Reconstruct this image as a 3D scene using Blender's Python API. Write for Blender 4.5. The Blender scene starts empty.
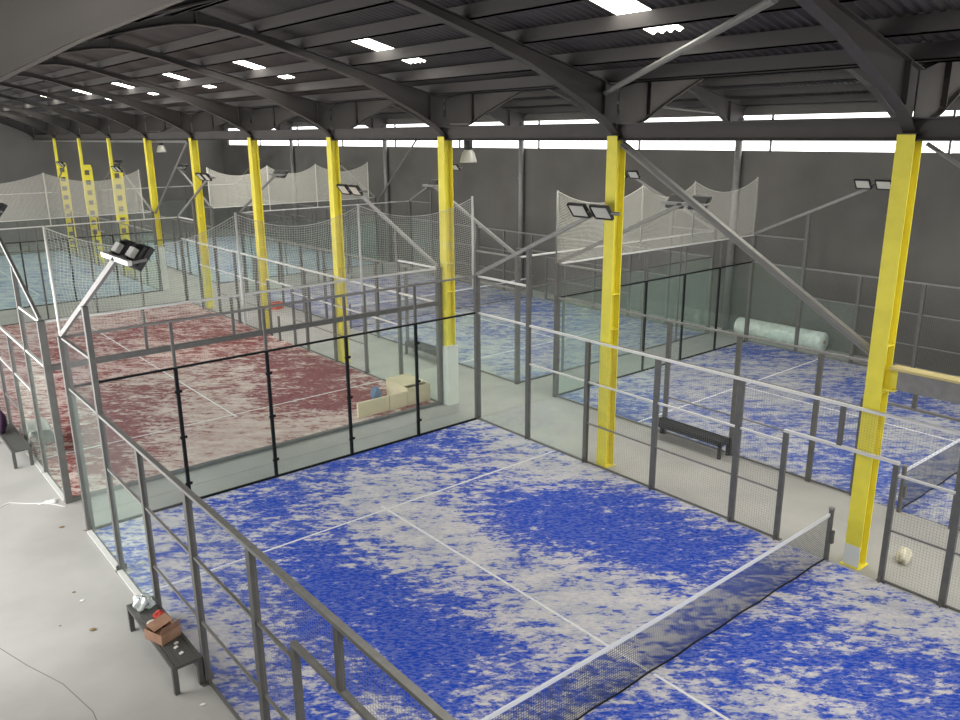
import bpy, math, random
from mathutils import Vector, Matrix
random.seed(7)
SC = bpy.context.scene
COL = SC.collection
PI = math.pi

# ------------------------------------------------------------------ materials
def new_mat(name):
    m = bpy.data.materials.new(name); m.use_nodes = True
    nt = m.node_tree; nt.nodes.clear()
    out = nt.nodes.new('ShaderNodeOutputMaterial')
    return m, nt, out

def principled(name, col, rough=0.5, metal=0.0, spec=0.5, noise=0.0, scale=4.0, bump=0.0, col2=None, bscale=None):
    m, nt, out = new_mat(name)
    b = nt.nodes.new('ShaderNodeBsdfPrincipled')
    b.inputs['Base Color'].default_value = (*col, 1)
    b.inputs['Roughness'].default_value = rough
    b.inputs['Metallic'].default_value = metal
    b.inputs['Specular IOR Level'].default_value = spec
    nt.links.new(b.outputs[0], out.inputs[0])
    if noise or bump:
        g = nt.nodes.new('ShaderNodeNewGeometry')
        n = nt.nodes.new('ShaderNodeTexNoise'); n.inputs['Scale'].default_value = scale
        n.inputs['Detail'].default_value = 5
        nt.links.new(g.outputs['Position'], n.inputs['Vector'])
        if noise:
            mx = nt.nodes.new('ShaderNodeMix'); mx.data_type = 'RGBA'
            c2 = col2 or tuple(c * (1 - noise) for c in col)
            mx.inputs['A'].default_value = (*col, 1); mx.inputs['B'].default_value = (*c2, 1)
            r = nt.nodes.new('ShaderNodeMapRange')
            r.inputs['From Min'].default_value = .35; r.inputs['From Max'].default_value = .65
            nt.links.new(n.outputs['Fac'], r.inputs['Value'])
            nt.links.new(r.outputs[0], mx.inputs['Factor'])
            nt.links.new(mx.outputs['Result'], b.inputs['Base Color'])
        if bump:
            n2 = n
            if bscale:
                n2 = nt.nodes.new('ShaderNodeTexNoise'); n2.inputs['Scale'].default_value = bscale
                nt.links.new(g.outputs['Position'], n2.inputs['Vector'])
            bp = nt.nodes.new('ShaderNodeBump'); bp.inputs['Strength'].default_value = bump
            bp.inputs['Distance'].default_value = .02
            nt.links.new(n2.outputs['Fac'], bp.inputs['Height'])
            nt.links.new(bp.outputs[0], b.inputs['Normal'])
    return m

def glass_mat(name, tint, dust=0.06, gloss=0.08, dustcol=(.6, .7, .64)):
    m, nt, out = new_mat(name)
    t = nt.nodes.new('ShaderNodeBsdfTransparent'); t.inputs[0].default_value = (*tint, 1)
    g = nt.nodes.new('ShaderNodeBsdfGlossy'); g.inputs['Roughness'].default_value = .04
    g.inputs[0].default_value = (.95, 1, .97, 1)
    d = nt.nodes.new('ShaderNodeBsdfDiffuse'); d.inputs[0].default_value = (*dustcol, 1)
    lw = nt.nodes.new('ShaderNodeLayerWeight'); lw.inputs['Blend'].default_value = .25
    mr = nt.nodes.new('ShaderNodeMapRange'); mr.inputs['To Min'].default_value = .015; mr.inputs['To Max'].default_value = gloss * 4
    nt.links.new(lw.outputs['Fresnel'], mr.inputs['Value'])
    m1 = nt.nodes.new('ShaderNodeMixShader'); m1.inputs[0].default_value = dust
    nt.links.new(t.outputs[0], m1.inputs[1]); nt.links.new(d.outputs[0], m1.inputs[2])
    m2 = nt.nodes.new('ShaderNodeMixShader')
    nt.links.new(mr.outputs[0], m2.inputs[0]); nt.links.new(m1.outputs[0], m2.inputs[1]); nt.links.new(g.outputs[0], m2.inputs[2])
    nt.links.new(m2.outputs[0], out.inputs[0])
    return m

def emission(name, col, s):
    m, nt, out = new_mat(name)
    e = nt.nodes.new('ShaderNodeEmission'); e.inputs[0].default_value = (*col, 1); e.inputs[1].default_value = s
    nt.links.new(e.outputs[0], out.inputs[0]); return m

def turf_mat(name, dark, mid, sand, sand2, bias=0.0, soft=.13):
    """worn artificial grass: pile colour showing through spread silica sand"""
    m, nt, out = new_mat(name)
    L = nt.links.new; N = nt.nodes.new
    b = N('ShaderNodeBsdfPrincipled'); b.inputs['Roughness'].default_value = .9
    b.inputs['Specular IOR Level'].default_value = .15
    L(b.outputs[0], out.inputs[0])
    g = N('ShaderNodeNewGeometry')
    at = N('ShaderNodeAttribute'); at.attribute_name = 'pile'
    def noise(scale, detail, rough, dist=0, stretch=None):
        n = N('ShaderNodeTexNoise'); n.inputs['Scale'].default_value = scale
        n.inputs['Detail'].default_value = detail; n.inputs['Roughness'].default_value = rough
        n.inputs['Distortion'].default_value = dist
        if stretch:
            mp = N('ShaderNodeMapping'); mp.vector_type = 'TEXTURE'; mp.inputs['Rotation'].default_value = (0, 0, stretch[0]); mp.inputs['Scale'].default_value = stretch[1]
            L(g.outputs['Position'], mp.inputs['Vector']); L(mp.outputs[0], n.inputs['Vector'])
        else:
            L(g.outputs['Position'], n.inputs['Vector'])
        return n
    rot = math.radians(-40)
    n1 = noise(1.7, 8, .68, .3, (rot, (1.5, .75, 1)))
    n2 = noise(11, 6, .8, .2, (rot, (1.5, .75, 1)))
    n4 = noise(5, 4, .65, .3, (rot, (1.6, .7, 1)))
    n3 = noise(.45, 3, .5)
    def math_(op, a, bb):
        q = N('ShaderNodeMath'); q.operation = op
        for i, v in enumerate((a, bb)):
            if isinstance(v, (int, float)): q.inputs[i].default_value = v
            else: L(v, q.inputs[i])
        return q.outputs[0]
    s = math_('ADD', math_('MULTIPLY', n1.outputs['Fac'], .9), math_('MULTIPLY', n2.outputs['Fac'], 1.0))
    s = math_('ADD', s, math_('MULTIPLY', n4.outputs['Fac'], 1.0))
    s = math_('ADD', s, math_('MULTIPLY', n3.outputs['Fac'], .3))
    s = math_('ADD', s, math_('MULTIPLY', at.outputs['Fac'], .27))
    s = math_('ADD', s, -1.635 + bias)
    mr = N('ShaderNodeMapRange'); mr.interpolation_type = 'SMOOTHSTEP'
    mr.inputs['From Min'].default_value = -soft; mr.inputs['From Max'].default_value = soft
    L(s, mr.inputs['Value'])
    n5 = noise(17, 3, .6, .3, (rot, (1.7, .7, 1)))
    fk = N('ShaderNodeMapRange'); fk.inputs['From Min'].default_value = .45; fk.inputs['From Max'].default_value = .56
    L(n5.outputs['Fac'], fk.inputs['Value'])
    lp = N('ShaderNodeMix'); lp.data_type = 'FLOAT'; lp.inputs['Factor'].default_value = .17
    L(mr.outputs[0], lp.inputs['A']); L(fk.outputs[0], lp.inputs['B'])
    pile = N('ShaderNodeMix'); pile.data_type = 'RGBA'
    pile.inputs['A'].default_value = (*dark, 1); pile.inputs['B'].default_value = (*mid, 1); L(n2.outputs['Fac'], pile.inputs['Factor'])
    sd = N('ShaderNodeMix'); sd.data_type = 'RGBA'
    sd.inputs['A'].default_value = (*sand, 1); sd.inputs['B'].default_value = (*sand2, 1)
    r2 = N('ShaderNodeMapRange'); r2.inputs['From Min'].default_value = .38; r2.inputs['From Max'].default_value = .62
    L(n1.outputs['Fac'], r2.inputs['Value']); L(r2.outputs[0], sd.inputs['Factor'])
    mx = N('ShaderNodeMix'); mx.data_type = 'RGBA'
    L(lp.outputs['Result'], mx.inputs['Factor']); L(sd.outputs['Result'], mx.inputs['A']); L(pile.outputs['Result'], mx.inputs['B'])
    L(mx.outputs['Result'], b.inputs['Base Color'])
    bp = N('ShaderNodeBump'); bp.inputs['Strength'].default_value = .35; bp.inputs['Distance'].default_value = .02
    L(n2.outputs['Fac'], bp.inputs['Height']); L(bp.outputs[0], b.inputs['Normal'])
    return m

M = {}
M['galv'] = principled('galvanised_steel', (.235, .23, .222), .5, .25, .5, .15, 8)
M['post'] = principled('grey_painted_post', (.135, .133, .127), .55, .1, .4, .15, 7)
M['light_rail'] = principled('bright_rail', (.68, .68, .66), .4, .2)
M['black_post'] = principled('black_painted_steel', (.008, .009, .011), .6, 0, .2)
M['wire'] = principled('grey_mesh_wire', (.22, .22, .215), .6, .2)
M['white_pole'] = principled('white_pole', (.62, .62, .59), .5)
M['cord'] = principled('pale_netting_cord', (.62, .61, .55), .8)
M['cord_near'] = principled('near_netting_cord', (.50, .50, .46), .8)
M['net_cord'] = principled('black_net_cord', (.075, .08, .09), .8)
M['tape'] = principled('white_net_tape', (.72, .74, .78), .7)
M['yellow'] = principled('yellow_column_paint', (.86, .76, .07), .5, 0, .4, .1, 3, .15)
M['white_paint'] = principled('white_column_paint', (.72, .74, .70), .6, 0, .4, .08, 3)
M['roof'] = principled('dark_corrugated_sheet', (.074, .067, .065), .65, .1, .4, .3, .8)
M['purlin'] = principled('dark_purlin_steel', (.056, .050, .048), .65, .05)
M['rafter'] = principled('dark_rafter_paint', (.062, .055, .053), .6, .05, .4, .15, 1.5)
M['brace'] = principled('grey_brace_steel', (.20, .195, .185), .5, .2)
M['wall'] = principled('dark_grey_plaster', (.135, .128, .12), .9, 0, .2, .2, .45)
M['wall_end'] = principled('mid_grey_plaster', (.21, .20, .19), .9, 0, .2, .2, .4)
M['floor'] = principled('worn_concrete', (.42, .412, .395), .55, 0, .35, .16, .7, .05, None, 30)
M['glass'] = glass_mat('court_glass', (.95, .98, .965), .04, .02, (.66, .76, .70))
M['pane'] = glass_mat('window_pane', (.97, .98, .98), .0, .02)
M['sky_panel'] = emission('daylit_window_panel', (1, .985, .97), 3.2)
M['skylight'] = emission('daylit_roof_sheet', (1, .98, .89), 12.0)  # for the visible roof lights and the added unseen ones
M['lamp_body'] = principled('black_lamp_housing', (.018, .018, .02), .45)
M['lens'] = principled('pale_lamp_glass', (.72, .72, .68), .15, 0, .8)
M['lens_pale'] = principled('pale_lamp_lens', (.55, .54, .48), .3, 0, .6)  # pale grey cover colour, no emission
M['driver'] = principled('pale_lamp_driver', (.7, .7, .68), .4)
M['board'] = principled('cream_board', (.78, .68, .47), .6, 0, .3, .1, 3)
M['cardboard'] = principled('brown_cardboard', (.42, .25, .17), .8, 0, .2, .2, 10)
M['red'] = principled('red_cloth', (.42, .04, .03), .8)
M['cream'] = principled('cream_tape', (.72, .68, .55), .6)
M['plastic'] = glass_mat('clear_plastic_film', (.8, .84, .84), .4, .3, (.8, .84, .84))
M['purple'] = principled('dark_purple_cloth', (.035, .012, .04), .9)
M['tarp'] = principled('grey_cloth', (.46, .44, .42), .85, 0, .2, .25, 6)
M['greenish'] = principled('wrapped_roll_film', (.82, .86, .84), .25, 0, .6, .25, 5, .4)
M['line'] = principled('white_line', (.86, .87, .90), .85, 0, .2, .15, 9)
M['bench'] = principled('bench_steel', (.105, .105, .10), .5, .3)
M['bench_dark'] = principled('dark_bench_steel', (.028, .03, .032), .5, .2)
M['crack'] = principled('dark_joint', (.20, .19, .18), .9)
M['stone'] = principled('brown_chip', (.25, .18, .10), .9)
M['white_bit'] = principled('white_scrap', (.75, .75, .73), .8)
M['orange'] = principled('red_plastic', (.62, .12, .06), .5)
M['blue_bit'] = principled('blue_plastic', (.12, .2, .35), .6)
SAND, SAND2 = (.72, .69, .68), (.52, .53, .57)
M['turf_blue'] = turf_mat('blue_turf', (.004, .035, .38), (.02, .10, .66), SAND, SAND2, -.0, .11)
M['turf_blue_right'] = turf_mat('blue_turf_right', (.012, .045, .30), (.04, .10, .44), (.50, .50, .50), (.36, .375, .42), -.03)
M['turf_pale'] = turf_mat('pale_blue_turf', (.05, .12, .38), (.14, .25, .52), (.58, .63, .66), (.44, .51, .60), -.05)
M['turf_red'] = turf_mat('red_turf', (.15, .022, .028), (.30, .06, .06), (.74, .62, .58), (.55, .39, .36), .0, .10)

# ------------------------------------------------------------------ mesh helpers
class MB:
    def __init__(s): s.v = []; s.f = []
    def box(s, x0, x1, y0, y1, z0, z1):
        b = len(s.v)
        s.v += [(x0, y0, z0), (x1, y0, z0), (x1, y1, z0), (x0, y1, z0), (x0, y0, z1), (x1, y0, z1), (x1, y1, z1), (x0, y1, z1)]
        s.f += [tuple(b + i for i in q) for q in ((0, 3, 2, 1), (4, 5, 6, 7), (0, 1, 5, 4), (1, 2, 6, 5), (2, 3, 7, 6), (3, 0, 4, 7))]
        return s
    def cbox(s, cx, cy, cz, sx, sy, sz):
        return s.box(cx - sx / 2, cx + sx / 2, cy - sy / 2, cy + sy / 2, cz - sz / 2, cz + sz / 2)
    def obox(s, c, ax, ay, az):
        c, ax, ay, az = map(Vector, (c, ax, ay, az)); b = len(s.v)
        for z in (-1, 1):
            for x, y in ((-1, -1), (1, -1), (1, 1), (-1, 1)):
                s.v.append(tuple(c + ax * x / 2 + ay * y / 2 + az * z / 2))
        s.f += [tuple(b + i for i in q) for q in ((0, 3, 2, 1), (4, 5, 6, 7), (0, 1, 5, 4), (1, 2, 6, 5), (2, 3, 7, 6), (3, 0, 4, 7))]
        return s
    def bar(s, p, q, w, h, up=(0, 0, 1)):
        p, q, up = Vector(p), Vector(q), Vector(up); d = (q - p)
        side = d.cross(up)
        if side.length < 1e-6: side = d.cross(Vector((0, 1, 0)))
        side.normalize(); u = side.cross(d).normalized()
        return s.obox((p + q) / 2, d, side * w, u * h)
    def tube(s, pts, r, n=8, closed=False, caps=True):
        pts = [Vector(p) for p in pts]; rings = []; prev = None
        for i, p in enumerate(pts):
            a = pts[i - 1] if i else (pts[-1] if closed else p)
            c = pts[i + 1] if i < len(pts) - 1 else (pts[0] if closed else p)
            d = (c - a).normalized()
            if prev is None:
                t = Vector((0, 0, 1)) if abs(d.z) < .9 else Vector((1, 0, 0))
                u = d.cross(t).normalized()
            else:
                u = (prev - d * prev.dot(d)).normalized()
            prev = u; w = d.cross(u); rr = r[i] if isinstance(r, (list, tuple)) else r
            b = len(s.v); rings.append(b)
            for k in range(n):
                an = 2 * PI * k / n
                s.v.append(tuple(p + u * math.cos(an) * rr + w * math.sin(an) * rr))
        m = len(rings)
        for i in range(m if closed else m - 1):
            a, c = rings[i], rings[(i + 1) % m]
            for k in range(n):
                s.f.append((a + k, a + (k + 1) % n, c + (k + 1) % n, c + k))
        if caps and not closed:
            s.f.append(tuple(rings[0] + k for k in range(n))[::-1]); s.f.append(tuple(rings[-1] + k for k in range(n)))
        return s
    def lathe(s, prof, n=20, c=(0, 0, 0)):
        b = len(s.v)
        for r, z in prof:
            for k in range(n):
                a = 2 * PI * k / n; s.v.append((c[0] + r * math.cos(a), c[1] + r * math.sin(a), c[2] + z))
        for i in range(len(prof) - 1):
            for k in range(n):
                s.f.append((b + i * n + k, b + i * n + (k + 1) % n, b + (i + 1) * n + (k + 1) % n, b + (i + 1) * n + k))
        return s
    def grid(s, fn, nu, nv):
        b = len(s.v)
        for i in range(nu + 1):
            for j in range(nv + 1): s.v.append(tuple(fn(i / nu, j / nv)))
        for i in range(nu):
            for j in range(nv):
                a = b + i * (nv + 1) + j; s.f.append((a, a + nv + 1, a + nv + 2, a + 1))
        return s
    def mesh(s, name, m, smooth=False):
        me = bpy.data.meshes.new(name); me.from_pydata(s.v, [], s.f); me.update()
        me.materials.append(m)
        if smooth:
            for p in me.polygons: p.use_smooth = True
        return me

def link(name, me, parent=None, loc=(0, 0, 0), rz=0.0):
    o = bpy.data.objects.new(name, me); COL.objects.link(o)
    o.location = loc; o.rotation_euler = (0, 0, rz)
    if parent is not None: o.parent = parent
    return o
def obj(name, mb, m, parent=None, loc=(0, 0, 0), rz=0.0, smooth=False, bevel=0):
    o = link(name, mb.mesh(name, m, smooth), parent, loc, rz)
    if bevel:
        bv = o.modifiers.new('bevel', 'BEVEL'); bv.width = bevel; bv.segments = 2; bv.limit_method = 'ANGLE'
    return o
def tag(o, label, cat, group=None):
    o['label'] = label; o['category'] = cat
    if group: o['group'] = group
    return o
def thing(name, label, cat, loc=(0, 0, 0), rz=0.0, group=None):
    o = bpy.data.objects.new(name, None); COL.objects.link(o); o.location = loc; o.rotation_euler = (0, 0, rz)
    o.empty_display_size = .2
    return tag(o, label, cat, group)
def struct(name, mb, m, parent=None, loc=(0, 0, 0), smooth=False):
    o = obj(name, mb, m, parent, loc, 0, smooth)
    if parent is None: o['kind'] = 'structure'
    return o
CACHE = {}
def cached(key, fn):
    if key not in CACHE: CACHE[key] = fn()
    return CACHE[key]

# ------------------------------------------------------------------ room shell
XL, XR, Y0, Y1 = -3.95, 24.2, -14.0, 60.3
RX1, VX, RX2 = 3.75, 10.25, 17.2          # ridge, valley, ridge
def roof_z(x):
    if x <= VX: return 10.275 - .25 * abs(x - RX1)
    return 10.35 - (.25 * 6.8 / 6.95) * abs(x - RX2) if x < RX2 else 10.35 - .25 * abs(x - RX2)

struct('floor', MB().box(XL - .3, XR + .3, Y0 - .3, Y1 + .3, -.2, 0), M['floor'])
# right wall: solid to 6.85, strip window 6.85-8.12, upstand above
w = MB().box(XR, XR + .3, Y0 - .3, Y1 + .3, 0, 6.86).box(XR, XR + .3, Y0 - .3, Y1 + .3, 8.14, 8.7)
w.box(XR, XR + .3, 59, Y1 + .3, 6.86, 8.14)
struct('wall_right', w, M['wall'])
# far end wall, gable-shaped top hidden in roof
e = MB()
xs = [XL - .3, RX1, VX, RX2, XR + .3]
for a, b_ in zip(xs[:-1], xs[1:]):
    i = len(e.v); za, zb = roof_z(a) + .05, roof_z(b_) + .05
    e.v += [(a, Y1, 0), (b_, Y1, 0), (b_, Y1, zb), (a, Y1, za), (a, Y1 + .3, 0), (b_, Y1 + .3, 0), (b_, Y1 + .3, zb), (a, Y1 + .3, za)]
    e.f += [(i, i + 1, i + 2, i + 3), (i + 7, i + 6, i + 5, i + 4), (i + 3, i + 2, i + 6, i + 7)]
struct('wall_far', e, M['wall_end'])
# unseen wall behind the camera; big open doorways added to let sky light in
bk = MB()
for a, b_ in ((XL - .3, 7.2), (14.5, 16.5), (22.8, XR + .3)): bk.box(a, b_, Y0 - .3, Y0, 0, 5.2)
bk.box(XL - .3, XR + .3, Y0 - .3, Y0, 5.2, 10.6)
struct('wall_back', bk, M['wall'])
# left wall, out of view; long openings laid out to bring in daylight
lw = MB().box(XL - .3, XL, Y0, 4.6, .9, 6.3); lw.box(XL - .3, XL, Y0 - .3, Y1 + .3, 6.3, 8.75).box(XL - .3, XL, Y0 - .3, Y1 + .3, 0, .9)
yy = Y0 + 6.19 * 3
while yy < Y1:
    lw.box(XL - .3, XL, yy - .3, yy + .6, .9, 6.3); yy += 6.19
for fy in [-6.41 + 6 * i for i in range(12)]: lw.box(XL, 2 * RX1 - VX + .1, fy - .12, fy + .12, 7.2, 7.5)
struct('wall_left', lw, M['wall'])

# corrugated roof, ridged sheets with openings left for the roof lights
SKY_Y = [2.95, 10.15, 16.6, 22.4, 28.1, 34.0, 40.0, 46.4, 52.6]
SKX = [(6.56, 8.42)]
def corr(y):
    t = (y / .18) % 1.0
    return .045 * (0 if t < .25 else (t - .25) * 4 if t < .5 else 1 if t < .75 else (1 - t) * 4)
ys = []
y = Y0 - .3
while y < Y1 + .3: ys.append(y); y += .045
SH = .06
def roofsheet(x0, x1, holes, cys=SKY_Y, hw=.36):
    mb = MB(); cols = [x0] + [c for h in holes for c in h] + [x1]
    base = {}
    for i, yv in enumerate(ys):
        for j, xv in enumerate(cols):
            base[i, j] = len(mb.v); mb.v.append((xv, yv, roof_z(xv) + corr(yv) + SH))
    for i in range(len(ys) - 1):
        ym = (ys[i] + ys[i + 1]) / 2
        for j in range(len(cols) - 1):
            if j % 2 == 1 and any(abs(ym - s) < hw for s in cys): continue
            mb.f.append((base[i, j], base[i, j + 1], base[i + 1, j + 1], base[i + 1, j]))
    return mb
ceil = struct('ceiling', roofsheet(RX1, VX, SKX), M['roof'])
ADDED_L = [-11.5, -5.5, -2.5]  # glowing roof lights added above the frame to brighten the near court
ADDED_R = [-9.4 + 6 * i for i in range(11)]  # glowing roof lights added on the hidden slope to brighten the courts
obj('roof_sheet', roofsheet(XL - .3, RX1, [(-2.6, 2.2)], ADDED_L, 1.0), M['roof'], ceil)
obj('roof_sheet', roofsheet(VX + .001, RX2, [(11.2, 16.2)], ADDED_R, 1.1), M['roof'], ceil)
obj('roof_sheet', roofsheet(RX2, XR + .35, []), M['roof'], ceil)
# purlins under the sheets
def purlin(x):
    z = roof_z(x)
    sl = 0
    mb = MB().box(-.035, .035, Y0, Y1, -.2, .05).box(-.035, .06, Y0, Y1, -.2, -.18)
    obj('purlin', mb, M['purlin'], ceil, (x, 0, z))
for x in (-3.2, -1.7, -.3, 1.1, 2.5, 3.2, 3.7, 5.1, 6.2, 7.46, 8.8, 9.85): purlin(x)
for x in (10.75, 12.2, 13.7, 15.2, 16.8, 17.6, 19.0, 20.3, 21.6, 22.8, 23.9): purlin(x)
n = 1
def rooflight(sy, a, b_, hw):
    global n
    mb = MB(); yy = [v for v in ys if abs(v - sy) < hw + .06]
    for yv in yy:
        for xv in (a - .04, b_ + .04): mb.v.append((xv, yv, roof_z(xv) + corr(yv) + SH + .008))
    for i in range(len(yy) - 1): mb.f.append((2 * i, 2 * i + 1, 2 * i + 3, 2 * i + 2))
    struct('window_%d' % n, mb, M['skylight']); n += 1  # numbered windows include the added, unseen roof lights
for sy in SKY_Y: rooflight(sy, *SKX[0], .36)
for sy in ADDED_L: rooflight(sy, -2.6, 2.2, 1.0)
for sy in ADDED_R: rooflight(sy, 11.2, 16.2, 1.1)
# strip window in right wall: bright panes with slim mullions
for k in range(12):
    a = Y0 + k * 6.1 + .02; b_ = a + 6.06
    if b_ > 59: b_ = 58.98
    pw = struct('window_%d' % n, MB().box(XR + .14, XR + .17, a, b_, 6.86, 8.14), M['sky_panel']); n += 1
    fr = MB()
    fr.box(XR + .05, XR + .13, a, b_, 7.93, 7.985)
    fr.box(XR + .05, XR + .13, a, a + .05, 6.86, 8.14)
    fr.box(XR + .05, XR + .13, a, b_, 6.86, 6.885)
    obj('window_frame', fr, M['rafter'], pw)

# ------------------------------------------------------------------ frames: columns, rafters, bracing
FR = [-6.41 + 6 * i for i in range(12)]
ORD = ['nearest', 'second nearest', 'third', 'fourth', 'fifth', 'sixth', 'seventh', 'eighth', 'ninth', 'tenth', 'eleventh', 'twelfth']
PZ = 7.5
def h_section(w, d, z0, z1, t=.02):
    return MB().box(-d / 2, -d / 2 + t, -w / 2, w / 2, z0, z1).box(d / 2 - t, d / 2, -w / 2, w / 2, z0, z1).box(-d / 2 + t, d / 2 - t, -.008, .008, z0, z1)
COLL = {
 0: 'yellow steel column out of frame to the right of the near court',
 1: 'tall yellow steel column at the right edge of the photo, beside the near net post',
 2: 'plain yellow steel column on the right side of the near blue court, yellow to the floor',
 3: 'yellow steel column with white boxed-in foot at the corner of the near blue court',
 4: 'yellow steel column beside the right fence of the red court, nearer one',
 5: 'yellow steel column beside the right fence of the red court, next past the court centre',
 6: 'yellow steel column near the far right corner of the red court',
 7: 'yellow steel column with tall white painted foot behind the red court',
 8: 'openwork yellow column of paired steel chords, rightmost of the three',
 9: 'openwork yellow column of paired steel chords, middle of the three',
 10: 'openwork yellow column of paired steel chords, leftmost of the three'}
for i, fy in enumerate(FR[:11]):
    t = thing('steel_column', COLL[i], 'column', (VX + (.1 if i > 7 else 0), fy, 0), 0, 'yellow columns in one row between the courts')
    if i < 8:
        zb = {3: 1.75, 7: 2.2}.get(i, 0.012)
        obj('shaft', h_section(.28, .29, zb, PZ), M['yellow'], t)
        if i in (3, 7):
            obj('painted_foot', MB().box(-.19, .19, -.19, .19, 0, zb), M['white_paint'], t, bevel=.01)['label'] = 'white boxed-in column foot'
        else:
            obj('base_plate', MB().box(-.18, .18, -.18, .18, 0, .012), M['yellow'], t)
        for z in (3.3, 4.1): obj('stiffener', MB().box(-.125, .125, -.135, .135, z, z + .015), M['yellow'], t)
        if i == 1:
            obj('painted_foot', MB().box(-.152, -.146, -.14, .14, .02, .42), M['white_paint'], t)['label'] = 'white painted patch at the column foot'
            kb = MB().box(-.12, .12, -.33, -.14, 3.37, 3.4).box(-.012, .012, -.33, -.14, 3.4, 3.72)
            obj('bracket', kb, M['yellow'], t)
    else:
        for sx in (-.22, .22):
            obj('chord', MB().box(sx - .06, sx + .06, -.14, .14, 0, PZ - 1.7 if sx > 0 else PZ), M['yellow'], t)
        for k in range(10):
            obj('batten', MB().box(-.24, .24, -.15, -.14, .25 + k * .6, .55 + k * .6).box(-.24, .24, .14, .15, .25 + k * .6, .55 + k * .6), M['yellow'], t)
    obj('cap_plate', MB().box(-.16, .16, -.16, .16, PZ, PZ + .02), M['rafter'], t)

PROF = [(0, 9.82), (.5, 9.78), (1.2, 9.64), (2.9, 9.16), (3.9, 8.84), (4.6, 8.54), (5.5, 8.14), (6.1, 7.83), (6.45, 7.6)]
def rafter(cx, xl, xr, fy, label, grp):
    pts = []
    for d, z in reversed(PROF): pts.append((cx - d, z))
    for d, z in PROF[1:]: pts.append((cx + d, z))
    pts[0] = (xl, PZ + .03); pts[-1] = (xr, PZ + .03)
    t = thing('roof_rafter', label, 'rafter', (cx, fy, 0), 0, grp)
    web = MB(); low = MB(); up = MB()
    for (xa, za), (xb, zb) in zip(pts[:-1], pts[1:]):
        ta, tb = roof_z(xa) - .2, roof_z(xb) - .2
        i = len(web.v)
        for yv in (-.008, .008):
            web.v += [(xa - cx, yv, za), (xb - cx, yv, zb), (xb - cx, yv, tb), (xa - cx, yv, ta)]
        web.f += [(i, i + 1, i + 2, i + 3), (i + 7, i + 6, i + 5, i + 4)]
        low.bar((xa - cx, 0, za), (xb - cx, 0, zb), .2, .022)
        up.bar((xa - cx, 0, ta), (xb - cx, 0, tb), .2, .02)
    obj('web', web, M['rafter'], t); obj('bottom_flange', low, M['rafter'], t); obj('top_flange', up, M['rafter'], t)
    for d in (-6.0, 0, 6.0):
        x = cx + d; zl = 9.82 if d == 0 else 7.93
        obj('stiffener', MB().box(d - .01, d + .01, -.1, .1, zl, roof_z(x) - .2), M['rafter'], t)
POSN = ['just behind the camera', 'nearest in view', 'second in view', 'third in view', 'fourth in view', 'fifth in view', 'sixth in view', 'seventh in view', 'eighth in view', 'ninth in view', 'tenth in view', 'last against the far wall']
for i, fy in enumerate(FR):
    rafter(RX1, 2 * RX1 - VX + .03, VX - .03, fy, 'dark curved steel rafter over the left courts, %s' % POSN[i], 'rafters of the left roof span')
    rafter(RX2, VX + .03, XR - .02, fy, 'dark steel rafter over the right-hand courts, %s' % POSN[i], 'rafters of the right roof span')
# valley beam along the columns
vb = MB().box(-.14, .14, Y0 + .05, Y1 - .05, 7.40, 7.42).box(-.14, .14, Y0 + .05, Y1 - .05, 7.73, 7.75).box(-.01, .01, Y0 + .05, Y1 - .05, 7.42, 7.73)
tag(obj('roof_beam', vb, M['rafter'], None, (VX, 0, 0)), 'long dark steel beam running along the tops of the yellow columns', 'beam')
tag(obj('wall_beam', MB().box(10.55, 10.62, 29.9, Y1 - .1, 7.28, 7.38), M['brace']), 'thin grey pipe running past the tops of the far yellow columns', 'pipe')
# pipe clamps keep it on the columns
# ledge beam right of nearest column
lb = thing('ledge_beam', 'grey steel beam with yellowish top fixed to the rightmost yellow column', 'beam', (VX, 0, 0))
obj('web', MB().box(-.06, .06, -6.2, -.74, 3.40, 3.74), M['galv'], lb)
obj('top_flange', MB().box(-.13, .13, -6.2, -.62, 3.74, 3.78), principled('pale_yellow_paint', (.55, .46, .2), .6), lb)['label'] = 'dull yellow top flange'

def strut(p, q, r, label, name='diagonal_brace', mat='brace', n=4):
    mb = MB(); mb.tube([p, q], r, 8)
    pl = MB()
    o = obj(name, mb, M[mat]); tag(o, label, 'brace')
    for a, b_ in ((p, q), (q, p)):
        d = (Vector(b_) - Vector(a)).normalized() * .22
        obj('end_plate', MB().bar(a, Vector(a) + d, .012, r * 2.8, (1, 0, 0)), M[mat], o)
    return o
strut((VX + .02, 5.42, 7.32), (VX + .02, -.24, 3.93), .085, 'thick grey diagonal tube brace between the two nearest yellow columns')
strut((VX, -.68, 7.36), (VX, -6.2, 3.95), .035, 'thin diagonal rod brace at the top right edge of the photo')
strut((9.75, 5.5, 8.35), (6.2, -.35, 9.1), .055, 'grey diagonal tube under the roof above the nearest columns', 'roof_brace')
strut((23.8, 32.0, 7.3), (23.8, 36.6, 3.4), .05, 'thin diagonal brace on the dark right wall beside a wall column')
strut((VX - .1, 30.0, 7.35), (VX - .1, 35.3, 3.9), .05, 'thin diagonal brace left of the column by the red court far corner')
strut((24.0, 12.0, 8.2), (21.6, 17.4, 8.9), .045, 'dark diagonal tube under the right roof near the strip window', 'roof_brace')
for k, yv in enumerate((11.6, 23.6, 35.6, 47.6)):
    t = thing('wall_column', '%s grey round wall post against the dark right wall' % ['nearest', 'second nearest', 'third nearest', 'farthest'][k], 'post', (24.03, yv, 0), 0, 'round posts against the right wall')
    obj('shaft', MB().tube([(0, 0, 0), (0, 0, 8.05)], .13, 14), M['galv'], t, smooth=True)
    obj('collar', MB().tube([(0, 0, 5.4), (0, 0, 5.5)], .155, 14), M['galv'], t)
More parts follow.
